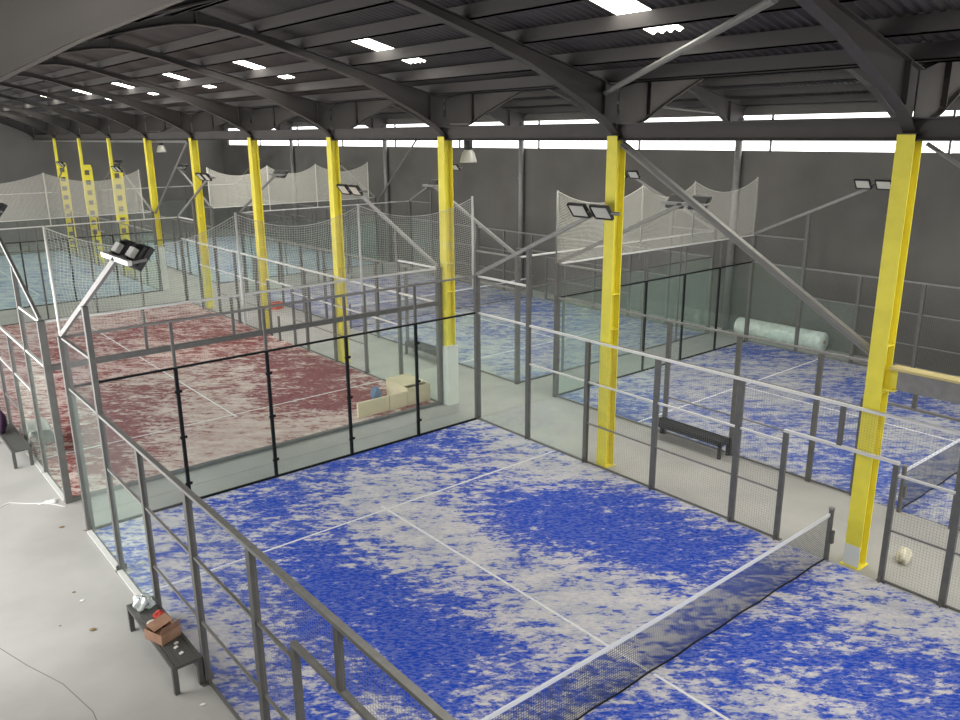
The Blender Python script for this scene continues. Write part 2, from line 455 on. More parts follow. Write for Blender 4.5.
# high bay lamps
for loc, lab in (((10.85, 11.35, 0), 'hanging bell lamp beside the column with the white boxed foot'), ((10.85, 35.5, 0), 'hanging bell lamp beside the far column with a white foot')):
    t = thing('bell_lamp', lab, 'lamp', (loc[0], loc[1], 6.85), 0)
    obj('shade', MB().lathe([(.11, .3), (.17, .22), (.23, .0), (.235, -.03), (.22, -.03), (.21, 0)], 20), M['lens_pale'], t, smooth=True)
    obj('lamp_housing', MB().lathe([(0, .62), (.1, .61), (.12, .55), (.12, .38), (.11, .3), (0, .3)], 16), M['lamp_body'], t, smooth=True)
    obj('hanger', MB().bar((0, 0, .6), (0, 0, .98), .03, .03).bar((-.62, 0, .97), (.03, 0, .97), .03, .03), M['brace'], t)

# ------------------------------------------------------------------ playing surfaces
def turf(x0, y0, mat, blobs, label, base=0.0, net_y=None, res=.33):
    W, Ln = 10.0, 20.0
    nx, ny = int(W / res), int(Ln / res)
    mb = MB()
    mb.grid(lambda u, v: (x0 + .04 + u * (W - .08), y0 + .04 + v * (Ln - .08), .014), nx, ny)
    k = len(mb.v)
    me = mb.mesh('artificial_turf', mat)
    at = me.attributes.new('pile', 'FLOAT', 'POINT')
    for i, v in enumerate(mb.v):
        s = base
        for (bx, by, r, a) in blobs:
            d2 = ((v[0] - bx) ** 2 + (v[1] - by) ** 2) / (r * r)
            if d2 < 9: s += a * math.exp(-d2)
        at.data[i].value = s
    o = link('artificial_turf', me); tag(o, label, 'artificial turf')
    sd = o.modifiers.new('s', 'SOLIDIFY'); sd.thickness = .012; sd.offset = -1
    cx, cy = x0 + 5, y0 + 10
    for s in (-1, 1):
        obj('service_line', MB().box(x0 + .05, x0 + 9.95, cy + s * 6.95 - .025, cy + s * 6.95 + .025, .015, .018), M['line'], o)
        a, b_ = sorted((cy + s * .05, cy + s * 7.15))
        obj('centre_line', MB().box(cx - .025, cx + .025, a, b_, .015, .018), M['line'], o)
    return o
A_BL = [(6.3, 9.7, 1.5, .5), (8.6, 9.2, 1.1, .45), (3.4, 9.4, 1.2, .3), (1.2, 8.4, 1.2, .25), (3.6, 8.3, 1.1, .3),
        (8.7, 4.5, 1.5, .62), (7.3, 4.0, 1.3, .62), (8.5, 2.7, 1.1, .62), (8.8, 1.4, 1.0, .5), (7.9, 1.9, .8, .4), (6.6, 4.9, 1.1, .35), (6.4, 3.3, .9, .25),
        (2.7, 5.3, 1.1, .62), (2.8, 4.0, 1.1, .72), (2.8, 2.8, 1.1, .7), (3.1, 1.9, 1.0, .6), (2.8, 6.3, .8, .35), (2.0, 6.4, 1.0, .35), (1.4, 3.5, 1.2, .3), (1.0, 1.0, 1.0, .4),
        (7.4, -2.3, 1.1, .5), (6.9, -.55, .7, .3), (7.9, -3.0, 1.2, .6), (8.6, -.3, .8, .28), (5.6, -.35, .8, .45), (6.5, -.2, .7, .4), (4.0, -.4, .8, .4),
        (5.2, 5.5, .9, -.5), (5.6, 3.9, .8, -.4), (5.4, 2.4, .9, -.55), (4.3, 4.6, .8, -.25), (5.9, 1.3, .7, -.4), (9.1, 6.3, .9, -.5), (9.8, 5.2, .8, -.5), (7.2, 6.2, .8, .3), (9.4, -1.5, .9, -.5),
        (7.4, .6, .6, -.1), (5.6, -1.5, .8, -.3), (9.8, 8.2, .8, -.5), (1.2, 9.7, .7, -.3), (.5, 5.0, .6, -.3), (9.8, .9, .6, -.2), (9.6, -3.2, .9, -.5), (4.6, 7.4, .9, -.2), (5.9, 7.9, .9, -.35)]
turf(0, -10, M['turf_blue'], A_BL, 'sand-strewn blue turf of the nearest court in the foreground', -.02)
R_BL = [(9.0, 16.9, 1.3, .7), (8.6, 19.2, 1.4, .6), (8.2, 14.2, 1.3, .75), (6.9, 15.2, 1.2, .6), (2.0, 15.8, 1.2, .75), (1.4, 13.9, 1.0, .6), (3.2, 18.1, 1.4, .5), (3, 25.5, 2, .3), (8.8, 22.9, 1.6, .45),
        (7.2, 26.5, 2, .4), (4.7, 12.6, 1.3, -.75), (3.0, 12.4, 1.2, -.55), (5.2, 16.2, 1.2, -.45), (5.0, 20.0, 1.6, -.25), (6.0, 24.0, 1.5, -.3), (7.2, 12.4, .8, -.4), (9.7, 21.5, .8, -.3), (4.8, 14.6, 1.0, -.35), (5.0, 29.5, 2.0, -.2), (9.3, 12.5, .7, .5)]
turf(0, 11.7, M['turf_red'], R_BL, 'worn red turf of the court behind the near blue court', .03)
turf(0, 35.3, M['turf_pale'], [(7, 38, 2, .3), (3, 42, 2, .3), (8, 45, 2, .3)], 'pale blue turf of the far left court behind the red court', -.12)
C_BL = [(13.4, 8.1, 1.0, .6), (14.8, 8.2, 1.1, .4), (20.2, 4.6, 1.5, .5), (22.4, 9, 1.4, .6), (14.0, .9, 1.3, .6), (16.3, 3.4, 1.3, .45), (15.0, 1.7, 1.2, .3), (16.3, 5.6, 1.2, .3), (20.3, 2.2, 1.4, .4), (17.6, 8.4, 1.2, -.2), (18.0, 5.5, 1.3, -.35), (19.0, 7.0, 1.2, -.3), (14.6, 5.6, 1.2, -.2), (18, 2.0, 1.2, -.3)]
turf(13, -10, M['turf_blue_right'], C_BL, 'blue turf of the right-hand court beyond the yellow columns', .0)
D_BL = [(21.6, 21.7, 1.6, .55), (21.1, 19.2, 1.5, .5), (17.3, 17.5, 1.3, .35), (19.1, 15.9, 1.3, .3), (22.6, 15, 1.5, .2), (15, 15, 1.5, -.1)]
turf(13, 11.7, M['turf_blue_right'], D_BL, 'blue turf of the middle right court beside the red court', -.03)
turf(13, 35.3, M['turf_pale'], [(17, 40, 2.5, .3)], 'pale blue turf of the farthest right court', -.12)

# ------------------------------------------------------------------ fences
def wire_mesh(w, h, step=.05, r=.0022):
    key = ('wire', round(w, 3), round(h, 3), step, r)
    def f():
        mb = MB()
        nx = max(1, round(w / step)); nz = max(1, round(h / step))
        for i in range(nx + 1):
            x = w * i / nx; mb.box(x - r, x + r, -r, r, 0, h)
        for k in range(nz + 1):
            z = h * k / nz; mb.box(0, w, -r * 2, 0, z - r, z + r)
        return mb.mesh('mesh_panel', M['wire'])
    return cached(key, f)
def bar_mesh(kind, a, b_, c, m):      # box a x b x c, x from 0..a, centred on y, z 0..c
    key = (kind, round(a, 3), round(b_, 3), round(c, 3), m)
    return cached(key, lambda: MB().box(0, a, -b_ / 2, b_ / 2, 0, c).mesh(kind, M[m]))
def post_mesh(wd, h, m):
    key = ('post', wd, round(h, 3), m)
    return cached(key, lambda: MB().box(-wd / 2, wd / 2, -wd / 2 * .8, wd / 2 * .8, 0, h).mesh('post', M[m]))
def foot_mesh():
    return cached('foot', lambda: MB().box(-.08, .08, -.1, .1, 0, .012).box(-.01, .01, -.09, .09, .012, .13).mesh('base_plate', M['post']))

def F_rail(t, s0, s1, z, m='galv', w=.06, h=.045, name='rail', off=0.0):
    return link(name, bar_mesh(name, s1 - s0, w, h, m), t, (s0, off, z - h))
def F_post(t, s, z0, z1, wd=.09, m='post', foot=False, name='post'):
    p = link(name, post_mesh(wd, z1 - z0, m), t, (s, 0, z0))
    if foot: link('base_plate', foot_mesh(), p, (0, 0, 0))
    return p
def F_mesh(t, s0, s1, z0, z1, step=.05, r=.0022):
    link('mesh_panel', wire_mesh(s1 - s0, z1 - z0, step, r), t, (s0, 0, z0))
def F_glass(t, s0, s1, z0, z1):
    key = ('glass', round(s1 - s0, 3), round(z1 - z0, 3))
    me = cached(key, lambda: MB().box(0, s1 - s0, -.005, .005, 0, z1 - z0).mesh('glass_panel', M['glass']))
    link('glass_panel', me, t, (s0, 0, z0))

def end_fence(x0, y, label, glass=True, black=True, near=False, corner=.14):
    t = thing('court_fence', label, 'fence', (x0, y, 0), 0)
    st = .05 if near else .06; r = .0010 if near else .0011
    for s in (0, 10): F_post(t, s, 0, 4, corner, 'post', near, 'corner_post')
    for s in (2, 4, 6, 8):
        if glass:
            p = F_post(t, s, 0, 3, .07, 'black_post' if black else 'post')
            if near:
                for z in (.45, 1.5, 2.5): obj('glass_clamp', MB().box(-.075, .075, -.05, -.03, z - .03, z + .03), M['black_post'], p)
        F_post(t, s, 3, 4, .06, 'post', name='upper_post')
    a, b_ = .06, 9.94
    F_rail(t, a, b_, 4.0, 'galv' if near else 'light_rail', name='top_rail')
    if glass: F_rail(t, a, b_, 3.02, 'black_post' if black else 'post', .05, .04, 'middle_rail'); F_rail(t, a, b_, .05, 'black_post' if black else 'post', .05, .04, 'bottom_rail')
    else: F_rail(t, a, b_, 3.06, 'post', .1, .12, 'middle_rail'); F_rail(t, a, b_, .09, 'post', .1, .075, 'bottom_rail')
    for k in range(5):
        if glass: F_glass(t, k * 2 + .045, k * 2 + 1.955, .05, 2.98)
        F_mesh(t, k * 2 + .03, k * 2 + 1.97, 3.03, 3.95, st, r)
    return t

def side_fence(x, y_start, sgn, label, near=False, rail='galv', bright=True, lift=0.0):
    """runs 20 m from the corner; sgn=-1 runs towards -y. child x axis along the fence"""
    t = thing('court_fence', label, 'fence', (x, y_start, 0), sgn * PI / 2)
    st = .05 if near else .06; r = .0010 if near else .0011
    for m_ in (0, 1):
        f = (lambda s: s) if m_ == 0 else (lambda s: 20 - s)
        def seg(a, b_): return tuple(sorted((f(a), f(b_))))
        a, b_ = seg(.07, 2.0); F_rail(t, a, b_, 4.0, rail, name='top_rail')
        F_rail(t, a, b_, 3.02, rail, name='middle_rail')
        a, b_ = seg(2, 10); F_rail(t, a, b_, 3.02, rail, .08 if near and rail == 'galv' else .055, .05, 'top_rail')
        F_post(t, f(2), 0, 4.88, .11, 'post', near)
        for s in (4, 6, 8): F_post(t, f(s), 0, 2.97, .105, 'post', near or s == 4)
        F_post(t, f(9), 0, 2.2, .09, 'post', near)
        a, b_ = seg(2.04, 3.96); F_rail(t, a, b_, 2.03, rail, .045, .035, 'middle_rail')
        for (q0, q1) in ((4.04, 5.96), (6.04, 7.96), (8.04, 8.96)):
            a, b_ = seg(q0, q1); F_rail(t, a, b_, 2.03, rail, .045, .035, 'middle_rail')
            F_rail(t, a, b_, 1.02, 'galv', .035, .03, 'lower_rail')
            F_rail(t, a, b_, .06, 'post', .035, .035, 'bottom_rail')
            F_mesh(t, a, b_, .06, 2.97, st, r)
        a, b_ = seg(.07, 1.96); F_glass(t, a, b_, .05, 2.97); F_mesh(t, a, b_, 3.03, 3.95, st, r)
        a, b_ = seg(2.05, 3.95); F_glass(t, a, b_, .05, 1.98); F_mesh(t, a, b_, 2.04, 2.97, st, r)
        for q0, q1 in ((.07, 1.96), (2.05, 3.95)):
            a, b_ = seg(q0, q1); F_rail(t, a, b_, .06, 'light_rail' if bright else 'galv', .09 if bright else .04, .045, 'bottom_channel', -.05 if bright else 0.0)
        a, b_ = seg(9.0, 10.0); F_mesh(t, a, b_, 2.24, 2.97, st, r)
    F_rail(t, 8.96, 11.04, 2.25, rail, .07, .05, 'gate_rail')
    F_post(t, 10, 2.25, 2.97, .08, 'post', name='short_post')
    return t

end_fence(0, 10, 'glass back wall with black posts behind the near blue court', True, True, True)
side_fence(0, 10, -1, 'grey fence of the near blue court along the left walkway, with the bench beside it', True, 'galv')
side_fence(10, 10, -1, 'fence of the near blue court on the side of the yellow columns', True, 'light_rail', False)
end_fence(0, 11.7, 'open grey frame without glass at the near end of the red court', False, False)
end_fence(0, 31.7, 'fence at the far end of the red court', True, False)
side_fence(0, 31.7, -1, 'left side fence of the red court with white bottom channel by the walkway', False, 'light_rail')
side_fence(10, 31.7, -1, 'right side fence of the red court beside the yellow columns', False, 'light_rail', False)
end_fence(0, 35.3, 'fence at the near end of the pale far left court, under cream netting', True, True)
end_fence(0, 55.3, 'fence at the far end of the pale far left court', True, False)
side_fence(0, 55.3, -1, 'left side fence of the pale far left court', False, 'galv')
side_fence(10, 55.3, -1, 'right side fence of the pale far left court near the openwork columns', False, 'galv', False)
end_fence(13, 10, 'glass fence at the far end of the right-hand court, under the sagging netting', True, True)
side_fence(13, 10, -1, 'fence of the right-hand court facing the yellow columns, with the black bench', False, 'galv', False)
side_fence(23, 10, -1, 'fence of the right-hand court nearest the dark right wall', False, 'galv', False)
end_fence(13, 11.7, 'fence at the near end of the middle right court', True, False)
end_fence(13, 31.7, 'fence at the far end of the middle right court', True, False)
side_fence(13, 31.7, -1, 'fence of the middle right court facing the red court', False, 'galv', False)
side_fence(23, 31.7, -1, 'fence of the middle right court along the dark wall', False, 'galv', False)
end_fence(13, 35.3, 'fence at the near end of the farthest right court, under cream netting', True, False)
end_fence(13, 55.3, 'fence at the far end of the farthest right court', True, False)
side_fence(13, 55.3, -1, 'fence of the farthest right court facing the openwork columns', False, 'galv', False)
side_fence(23, 55.3, -1, 'fence of the farthest right court along the dark wall', False, 'galv', False)

# ------------------------------------------------------------------ ball-stop netting above the end fences
def netting(x0, y, polesx, label, step, r, mat, wob, sag=.45, sag2=None, polemat='white_pole'):
    t = thing('ball_netting', label, 'netting', (x0, y, 0), 0)
    for k, px in enumerate(polesx):
        pz = 4.0
        obj('pole', MB().tube([(px, .07, pz - .35), (px, .07, 6.03)], .028, 8), M[polemat], t, smooth=True)
    def top(x):
        for a, b_ in zip(polesx[:-1], polesx[1:]):
            if a <= x <= b_:
                u = (x - a) / (b_ - a); return 6.0 - (sag if (sag2 is None or a < polesx[1] - .01) else sag2) * 4 * u * (1 - u)
        return 6.0
    X0, X1 = polesx[0], polesx[-1]
    nx = round((X1 - X0) / step); nz = round(2.0 / step)
    ph = [random.uniform(-1, 1) for _ in range(40)]
    def P(i, k):
        x = X0 + (X1 - X0) * i / nx; zt = top(x); f = k / nz
        z = 4.02 + (zt - 4.02) * f
        e = math.sin(PI * f)
        return (x + wob * .5 * math.sin(9 * f + x * .9) * e, .04 + wob * math.sin(2.2 * x + 2.5 * f) * e, z)
    mb = MB()
    def ribbon(pts):
        b = len(mb.v)
        for p in pts:
            mb.v += [(p[0] - r, p[1], p[2] - r * .3), (p[0] + r * .5, p[1] - r, p[2] - r * .6), (p[0] + r * .5, p[1] + r * .6, p[2] + r)]
        for j in range(len(pts) - 1):
            a = b + 3 * j
            for q in range(3): mb.f.append((a + q, a + (q + 1) % 3, a + 3 + (q + 1) % 3, a + 3 + q))
    for i in range(nx + 1): ribbon([P(i, nz * j / 6) for j in range(7)])
    for k in range(nz + 1):
        ribbon2 = [P(i, k) for i in range(0, nx + 1, 2)]
        b = len(mb.v)
        for p in ribbon2:
            mb.v += [(p[0], p[1] - r, p[2] - r), (p[0], p[1] + r, p[2] - r), (p[0], p[1], p[2] + r)]
        for j in range(len(ribbon2) - 1):
            a = b + 3 * j
            for q in range(3): mb.f.append((a + q, a + (q + 1) % 3, a + 3 + (q + 1) % 3, a + 3 + q))
    obj('net_mesh', mb, M[mat], t)
    rp = [(X0 + (X1 - X0) * i / 60, .04, top(X0 + (X1 - X0) * i / 60)) for i in range(61)]
    obj('top_rope', MB().tube(rp, .009, 5), M[mat], t)
    return t
netting(0, 10, [0, 3.6, 6.55, 9.93], 'pale ball netting on four poles above the glass behind the near blue court', .06, .0030, 'cord_near', .08, .5, .35)
netting(13, 10, [0, 3.7, 6.35, 10], 'sagging whitish ball netting on poles above the right-hand court far end', .045, .0030, 'cord', .03, .42, None, 'galv')
netting(0, 35.3, [0, 5.4, 9.6], 'cream ball netting above the near end of the pale far left court', .05, .0068, 'cord', .03, .45, None, 'cord')
netting(13, 35.3, [0, 3.3, 6.2, 9.6], 'cream ball netting above the near end of the farthest right court', .05, .0068, 'cord', .03, .45, None, 'cord')

# ------------------------------------------------------------------ court nets
def court_net(x0, y, label, fine=True):
    t = thing('court_net', label, 'net', (x0, y, 0), 0)
    def ztop(x): return .88 + .05 * ((x - 5) / 5) ** 2
    for px in (-.02, 10.02):
        p = obj('net_post', MB().tube([(px, 0, 0), (px, 0, 1.0)], .045, 12), M['post'], t)
        obj('post_cap', MB().tube([(px, 0, 1.0), (px, 0, 1.03)], .055, 12), M['galv'], p)
        obj('tensioner', MB().box(px - .03, px + .03, -.09, -.045, .35, .6), M['post'], p)
    mb = MB(); st = .042; n_ = round(9.9 / st); r = .0022
    for i in range(n_ + 1):
        x = .05 + 9.9 * i / n_; mb.box(x - r, x + r, -r, r, .02, ztop(x))
    for k in range(21):
        f = k / 21; z0_ = .03 + (ztop(0) - .05) * f
        pts = [(.05 + 9.9 * j / 8, 0, .03 + (ztop(9.9 * j / 8) - .05) * f) for j in range(9)]
        for a, b_ in zip(pts[:-1], pts[1:]): mb.bar(a, b_, r * 2, r * 2)
    obj('net_mesh', mb, M['net_cord'], t)
    tp = MB()
    for j in range(20):
        a, b_ = .04 + j * .496, .04 + (j + 1) * .496
        i = len(tp.v)
        for (x) in (a, b_):
            for yy_, zz in ((-.012, -.06), (.012, -.06), (.012, .0), (-.012, .0)): tp.v.append((x, yy_, ztop(x) + .01 + zz))
        tp.f += [(i, i + 1, i + 5, i + 4), (i + 1, i + 2, i + 6, i + 5), (i + 2, i + 3, i + 7, i + 6), (i + 3, i, i + 4, i + 7)]
    obj('net_tape', tp, M['tape'], t)
    pts = [(.05 + 9.9 * j / 60, .01 * math.sin(j * .9), .03) for j in range(61)]
    obj('bottom_cord', MB().tube(pts, .014, 6), M['black_post'], t)
    return t
court_net(0, 0, 'black net with white tape across the nearest blue court')
court_net(13, 0, 'black net across the right-hand court at the right edge')
court_net(13, 21.7, 'net across the middle right court beside the red court')
for px, lab in ((10.02, 'short grey net post on the right side of the red court without a net'),):
    t = obj('net_post', MB().tube([(0, 0, 0), (0, 0, .95)], .05, 12).box(-.1, .1, -.1, .1, 0, .012), M['post'], None, (9.86, 21.7, .018)); tag(t, lab, 'post')

# ------------------------------------------------------------------ floodlights on slanted arms
def lamp_mesh():
    return MB().box(-.2, .2, -.02, .03, -.17, .17), None
def floodlight(x, yc, sy, side, label):
    """arm from the fence corner (x, yc, 4) leaning along sy; lamps face towards +side in x"""
    t = thing('floodlight', label, 'floodlight', (x, yc, 4.0), 0, 'twin floodlights on slanted arms at the court corners')
    L_ = 4.15; zt = 1.9
    obj('arm', MB().bar((0, 0, .02), (0, sy * L_, zt), .06, .09), M['galv'], t)
    cb = obj('crossbar', MB().box(-.03, .03, sy * L_ - .62, sy * L_ + .62, zt - .03, zt + .04), M['light_rail'] if (x == 0 and yc == 10) else M['galv'], t)
    th = math.radians(38)
    for q in (-.33, .33):
        key = ('lamp', side)
        def f():
            mb = MB()
            # housing: slab whose face looks to +side and down
            nrm = Vector((side * math.cos(th), 0, -math.sin(th))); upv = Vector((side * math.sin(th), 0, math.cos(th))); yv = Vector((0, 1, 0))
            mb.obox(nrm * -.02, yv * .5, upv * .36, nrm * .05)
            for k in range(9): mb.obox(nrm * -.07 + yv * (-.2 + k * .05), yv * .012, upv * .28, nrm * .06)
            # raised rim
            for e in (-1, 1):
                mb.obox(nrm * .012 + upv * e * .172, yv * .5, upv * .016, nrm * .03)
                mb.obox(nrm * .012 + yv * e * .242, yv * .016, upv * .36, nrm * .03)
            return mb.mesh('lamp_head', M['lamp_body'])
        def g():
            nrm = Vector((side * math.cos(th), 0, -math.sin(th))); upv = Vector((side * math.sin(th), 0, math.cos(th))); yv = Vector((0, 1, 0))
            return MB().obox(nrm * .009, yv * .42, upv * .28, nrm * .01).mesh('lens', M['lens_pale'])
        def dr():
            nrm = Vector((side * math.cos(th), 0, -math.sin(th))); upv = Vector((side * math.sin(th), 0, math.cos(th))); yv = Vector((0, 1, 0))
            return MB().obox(nrm * -.135, yv * .2, upv * .14, nrm * .07).mesh('driver_box', M['driver'])
        lx = side * .24
        h = link('lamp_head', cached(key, f), t, (lx, sy * L_ + q, zt + .03))
        link('lens', cached(('lens', side), g), h)
        if x == 0: link('driver_box', cached(('driver', side), dr), h)
        obj('bracket', MB().bar((0, sy * L_ + q - .27, zt), (lx, sy * L_ + q - .27, zt + .03), .02, .04).bar((0, sy * L_ + q + .27, zt), (lx, sy * L_ + q + .27, zt + .03), .02, .04), M['galv'], t)
    return t
CN = {'A': (0, 10, -10, 'the near blue court'), 'R': (0, 31.7, 11.7, 'the red court'), 'F': (0, 55.3, 35.3, 'the pale far left court'),
      'C': (13, 10, -10, 'the right-hand court'), 'D': (13, 31.7, 11.7, 'the middle right court'), 'E': (13, 55.3, 35.3, 'the farthest right court')}
for k, (x0, yf, yn, nm) in CN.items():
    for sd, xx in ((1, x0), (-1, x0 + 10)):
        for (yc, sy, wh) in ((yf, -1, 'far'), (yn, 1, 'near')):
            if wh == 'near' and k in 'AC': continue
            floodlight(xx, yc, sy, sd, 'twin floodlight on slanted arm, %s %s corner of %s' % (wh, 'left' if sd == 1 else 'right', nm))

# ------------------------------------------------------------------ benches and loose things
def bench(x, y, L_, label, mat='bench', dark=False, w=.42, h=.45, rz=0):
    t = thing('bench', label, 'bench', (x, y, 0), rz)
    sk = .13 if mat == 'bench_dark' else .05
    fr = MB().box(0, w, 0, .04, h - sk, h).box(0, w, L_ - .04, L_, h - sk, h).box(0, .04, .04, L_ - .04, h - sk, h).box(w - .04, w, .04, L_ - .04, h - sk, h)
    obj('seat_frame', fr, M[mat], t)
    st = MB(); nx = 10; ny = round((L_ - .08) / .04)
    for i in range(1, nx):
        xx = .04 + (w - .08) * i / nx; st.box(xx - .011, xx + .011, .04, L_ - .04, h - .02, h - .008)
    for j in range(ny + 1):
        yy_ = .04 + (L_ - .08) * j / ny; st.box(.04, w - .04, yy_ - .012, yy_ + .012, h - .021, h - .009)
    obj('seat', st, M[mat], t)
    for lx in (0, w - .07):
        for ly in (0, L_ - .07):
            obj('leg', MB().box(lx, lx + .07, ly, ly + .07, 0, h - .05), M[mat], t)
    return t
bench(-.47, 3.98, 2.05, 'grey steel bench with cardboard box on it, outside the near court fence')
bench(12.54, 4.0, 2.05, 'black perforated bench standing beside the fence of the right-hand court', 'bench_dark')
bench(-.52, 14.5, 2.2, 'grey steel bench on the left walkway outside the red court, at the left edge')
bench(.12, 14.7, 1.9, 'grey steel bench inside the left fence of the red court under a grey cloth')
bench(12.4, 15.0, 2.0, 'dark bench in the aisle beside the middle right court', 'bench_dark')

def crumple(name, mat, c, sx, sy, sz, label, cat, seed, n_=14, amp=.25, rz=0.0):
    rnd = random.Random(seed); mb = MB()
    ph = [rnd.uniform(0, 6.28) for _ in range(8)]
    def fn(u, v):
        th = 2 * PI * u; fi = PI * v
        d = 1 + amp * (math.sin(3 * th + ph[0]) * math.sin(2 * fi + ph[1]) + .6 * math.sin(5 * th + ph[2] + 3 * fi) + .4 * math.sin(8 * fi + ph[3]) * math.sin(4 * th)) * math.sin(fi)
        z = math.cos(fi) * d
        return (math.cos(th) * math.sin(fi) * sx * d, math.sin(th) * math.sin(fi) * sy * d, max(z, -.72) * sz + .72 * sz)
    mb.grid(fn, n_ * 2, n_)
    o = obj(name, mb, mat, None, c, rz, True); tag(o, label, cat); return o
BT = .452 - .008
# things on the near bench
bx = thing('cardboard_box', 'tilted open brown cardboard box lying on the near bench', 'box', (-.30, 4.83, .445), math.radians(20))
obj('wall_panel', MB().box(-.17, .17, -.19, -.183, .0, .16).box(-.17, .17, .183, .19, .0, .16).box(-.17, -.163, -.183, .183, 0, .16).box(.163, .17, -.183, .183, 0, .16), M['cardboard'], bx)
obj('bottom_panel', MB().box(-.163, .163, -.183, .183, 0, .01), M['cardboard'], bx)
obj('flap', MB().obox((0, -.19, .21), (.34, 0, 0), (0, -.05, .13), (0, .006, .003)), M['cardboard'], bx)
obj('flap', MB().obox((.05, .12, .165), (.34, 0, .02), (0, .18, .05), (0, -.002, .007)), M['cardboard'], bx)
tp = MB()
tp.lathe([(.04, 0), (.075, 0), (.075, .05), (.04, .05), (.04, 0)], 24)
tag(obj('tape_roll', tp, M['cream'], None, (-.33, 5.22, .445), 0, True), 'cream roll of tape on the near bench beside the red cloth', 'tape roll')
crumple('cloth', M['red'], (-.19, 5.32, .445), .08, .11, .07, 'small crumpled red cloth on the near bench', 'cloth', 3)
crumple('strap', M['black_post'], (-.16, 5.1, .445), .06, .12, .05, 'black coiled strap beside the cardboard box on the near bench', 'strap', 5, 12, .35)
crumple('glove', M['black_post'], (-.42, 5.0, .445), .045, .12, .045, 'black glove on the near bench in front of the cardboard box', 'glove', 8, 12, .3)
crumple('plastic_bag', M['plastic'], (-.28, 5.78, .445), .14, .15, .13, 'clear crumpled plastic bag on the far end of the near bench', 'bag', 11, 16, .3)
for k, (x, y_, lab) in enumerate(((-.22, 4.52, 'small white scrap on the near bench closest to the cardboard box'), (-.26, 4.42, 'small white scrap in the middle of the three on the near bench'), (-.25, 4.24, 'small white scrap nearest the end of the bench'))):
    tag(obj('paper_scrap', MB().obox((0, 0, .012), (.05, .02, 0), (-.015, .035, 0), (0, 0, .02)), M['white_bit'], None, (x, y_, .445)), lab, 'scrap', 'scraps on the near bench')
# red-court clutter: purple jacket, grey cloth
crumple('jacket', M['purple'], (-.45, 16.2, .445), .14, .28, .36, 'dark purple jacket lying on the bench at the left edge', 'jacket', 21, 16, .2)
tc = MB()
def clothf(u, v):
    x = -.32 + u * .64; y_ = v * 1.15
    ax = abs(x); z = .47 + .14 * math.exp(-((v - .45) / .25) ** 2) + .02 * math.sin(9 * v + 5 * u)
    if ax > .23: z -= (ax - .23) * 3.0
    return (x, y_, z)
tc.grid(clothf, 20, 24)
o = obj('cloth', tc, M['tarp'], None, (.33, 15.5, -.003), 0, True); tag(o, 'grey cloth draped over the bench inside the left fence of the red court', 'cloth')
# cream boards in the red court near-right corner
def board(x0, x1, y0, y1, h, lab, t_=.03):
    o = obj('foam_board', MB().box(0, x1 - x0, 0, y1 - y0, 0, h), M['board'], None, (x0, y0, .018), 0, bevel=.006); tag(o, lab, 'board'); return o
board(7.5, 8.52, 12.15, 12.22, .44, 'low cream board standing on edge, leftmost at the red court frame')
board(8.55, 9.12, 12.15, 12.22, .44, 'low cream board standing on edge between the leftmost board and the cream box')
cb = thing('open_box', 'large cream box open at the top in the near right corner of the red court', 'box', (9.16, 12.15, .018))
for a in ((0, .8, 0, .03, 0, .52), (0, .8, 1.1, 1.13, 0, .52), (.77, .8, .03, 1.1, 0, .52), (0, .03, .03, 1.1, 0, .52)): obj('side_panel', MB().box(*a), M['board'], cb)
obj('lid', MB().obox((.4, .7, .54), (.8, 0, 0), (0, .95, .02), (0, 0, .02)), M['board'], cb)
crumple('bucket', M['blue_bit'], (8.8, 13.3, .018), .16, .16, .22, 'bluish bundle on the red turf behind the cream boards', 'bundle', 31, 12, .15)
# roll behind the right-hand court
M['greenish'].node_tree.nodes['Principled BSDF'].inputs['Roughness'].default_value = .2
rr = thing('wrapped_roll', 'long pale roll in plastic film on the floor by the dark right wall', 'roll', (23.72, 7.35, .36))
obj('roll', MB().tube([(0, 0, 0), (0, .05, 0), (0, 3.4, 0), (0, 3.45, 0)], [.33, .35, .35, .33], 24), M['greenish'], rr, smooth=True)
obj('roll_core', MB().tube([(0, -.03, 0), (0, 3.48, 0)], .06, 12), M['cardboard'], rr)
# red crate in the far aisle
ch = thing('plastic_crate', 'small red crate on the aisle floor beyond the red court', 'crate', (12.45, 27.3, 0), .4)
for q in ((-.25, .25, -.18, -.165, .0, .3), (-.25, .25, .165, .18, 0, .3), (-.25, -.235, -.165, .165, 0, .3), (.235, .25, -.165, .165, 0, .3)): obj('side_panel', MB().box(*q), M['orange'], ch)
obj('bottom_panel', MB().box(-.235, .235, -.165, .165, 0, .015), M['orange'], ch)
# floor clutter
for x, y_, s_, m_, lab in ((-.92, 6.41, .06, 'stone', 'brown chip on the walkway floor left of the near bench'), (-.41, 10.55, .055, 'stone', 'dark chip on the walkway floor before the court corner'),
        (-.82, 7.42, .045, 'white_bit', 'white scrap on the walkway floor beyond the bench'), (-.86, 7.8, .035, 'stone', 'small grey chip on the walkway floor beyond the bench'),
        (-1.29, 6.87, .025, 'stone', 'tiny dark chip on the left of the walkway floor'), (-.25, 3.55, .045, 'white_bit', 'white square scrap on the floor at the foot of the near bench'),
        (.35, 8.05, .04, 'white_bit', 'white scrap on the turf edge inside the near court left glass'), (-.1, 10.1, .03, 'stone', 'small dark chip by the near court corner post')):
    mb = MB().grid(lambda u, v: (s_ * (1 + .3 * math.sin(7 * u * 6.28 + x)) * math.cos(u * 6.28) * math.sin(v * PI), s_ * .7 * math.sin(u * 6.28) * math.sin(v * PI), s_ * .25 * (math.cos(v * PI) + 1)), 9, 5)
    z_ = .018 if x > 0 else 0
    tag(obj('debris', mb, M[m_], None, (x, y_, z_)), lab, 'debris', 'debris on the floor')
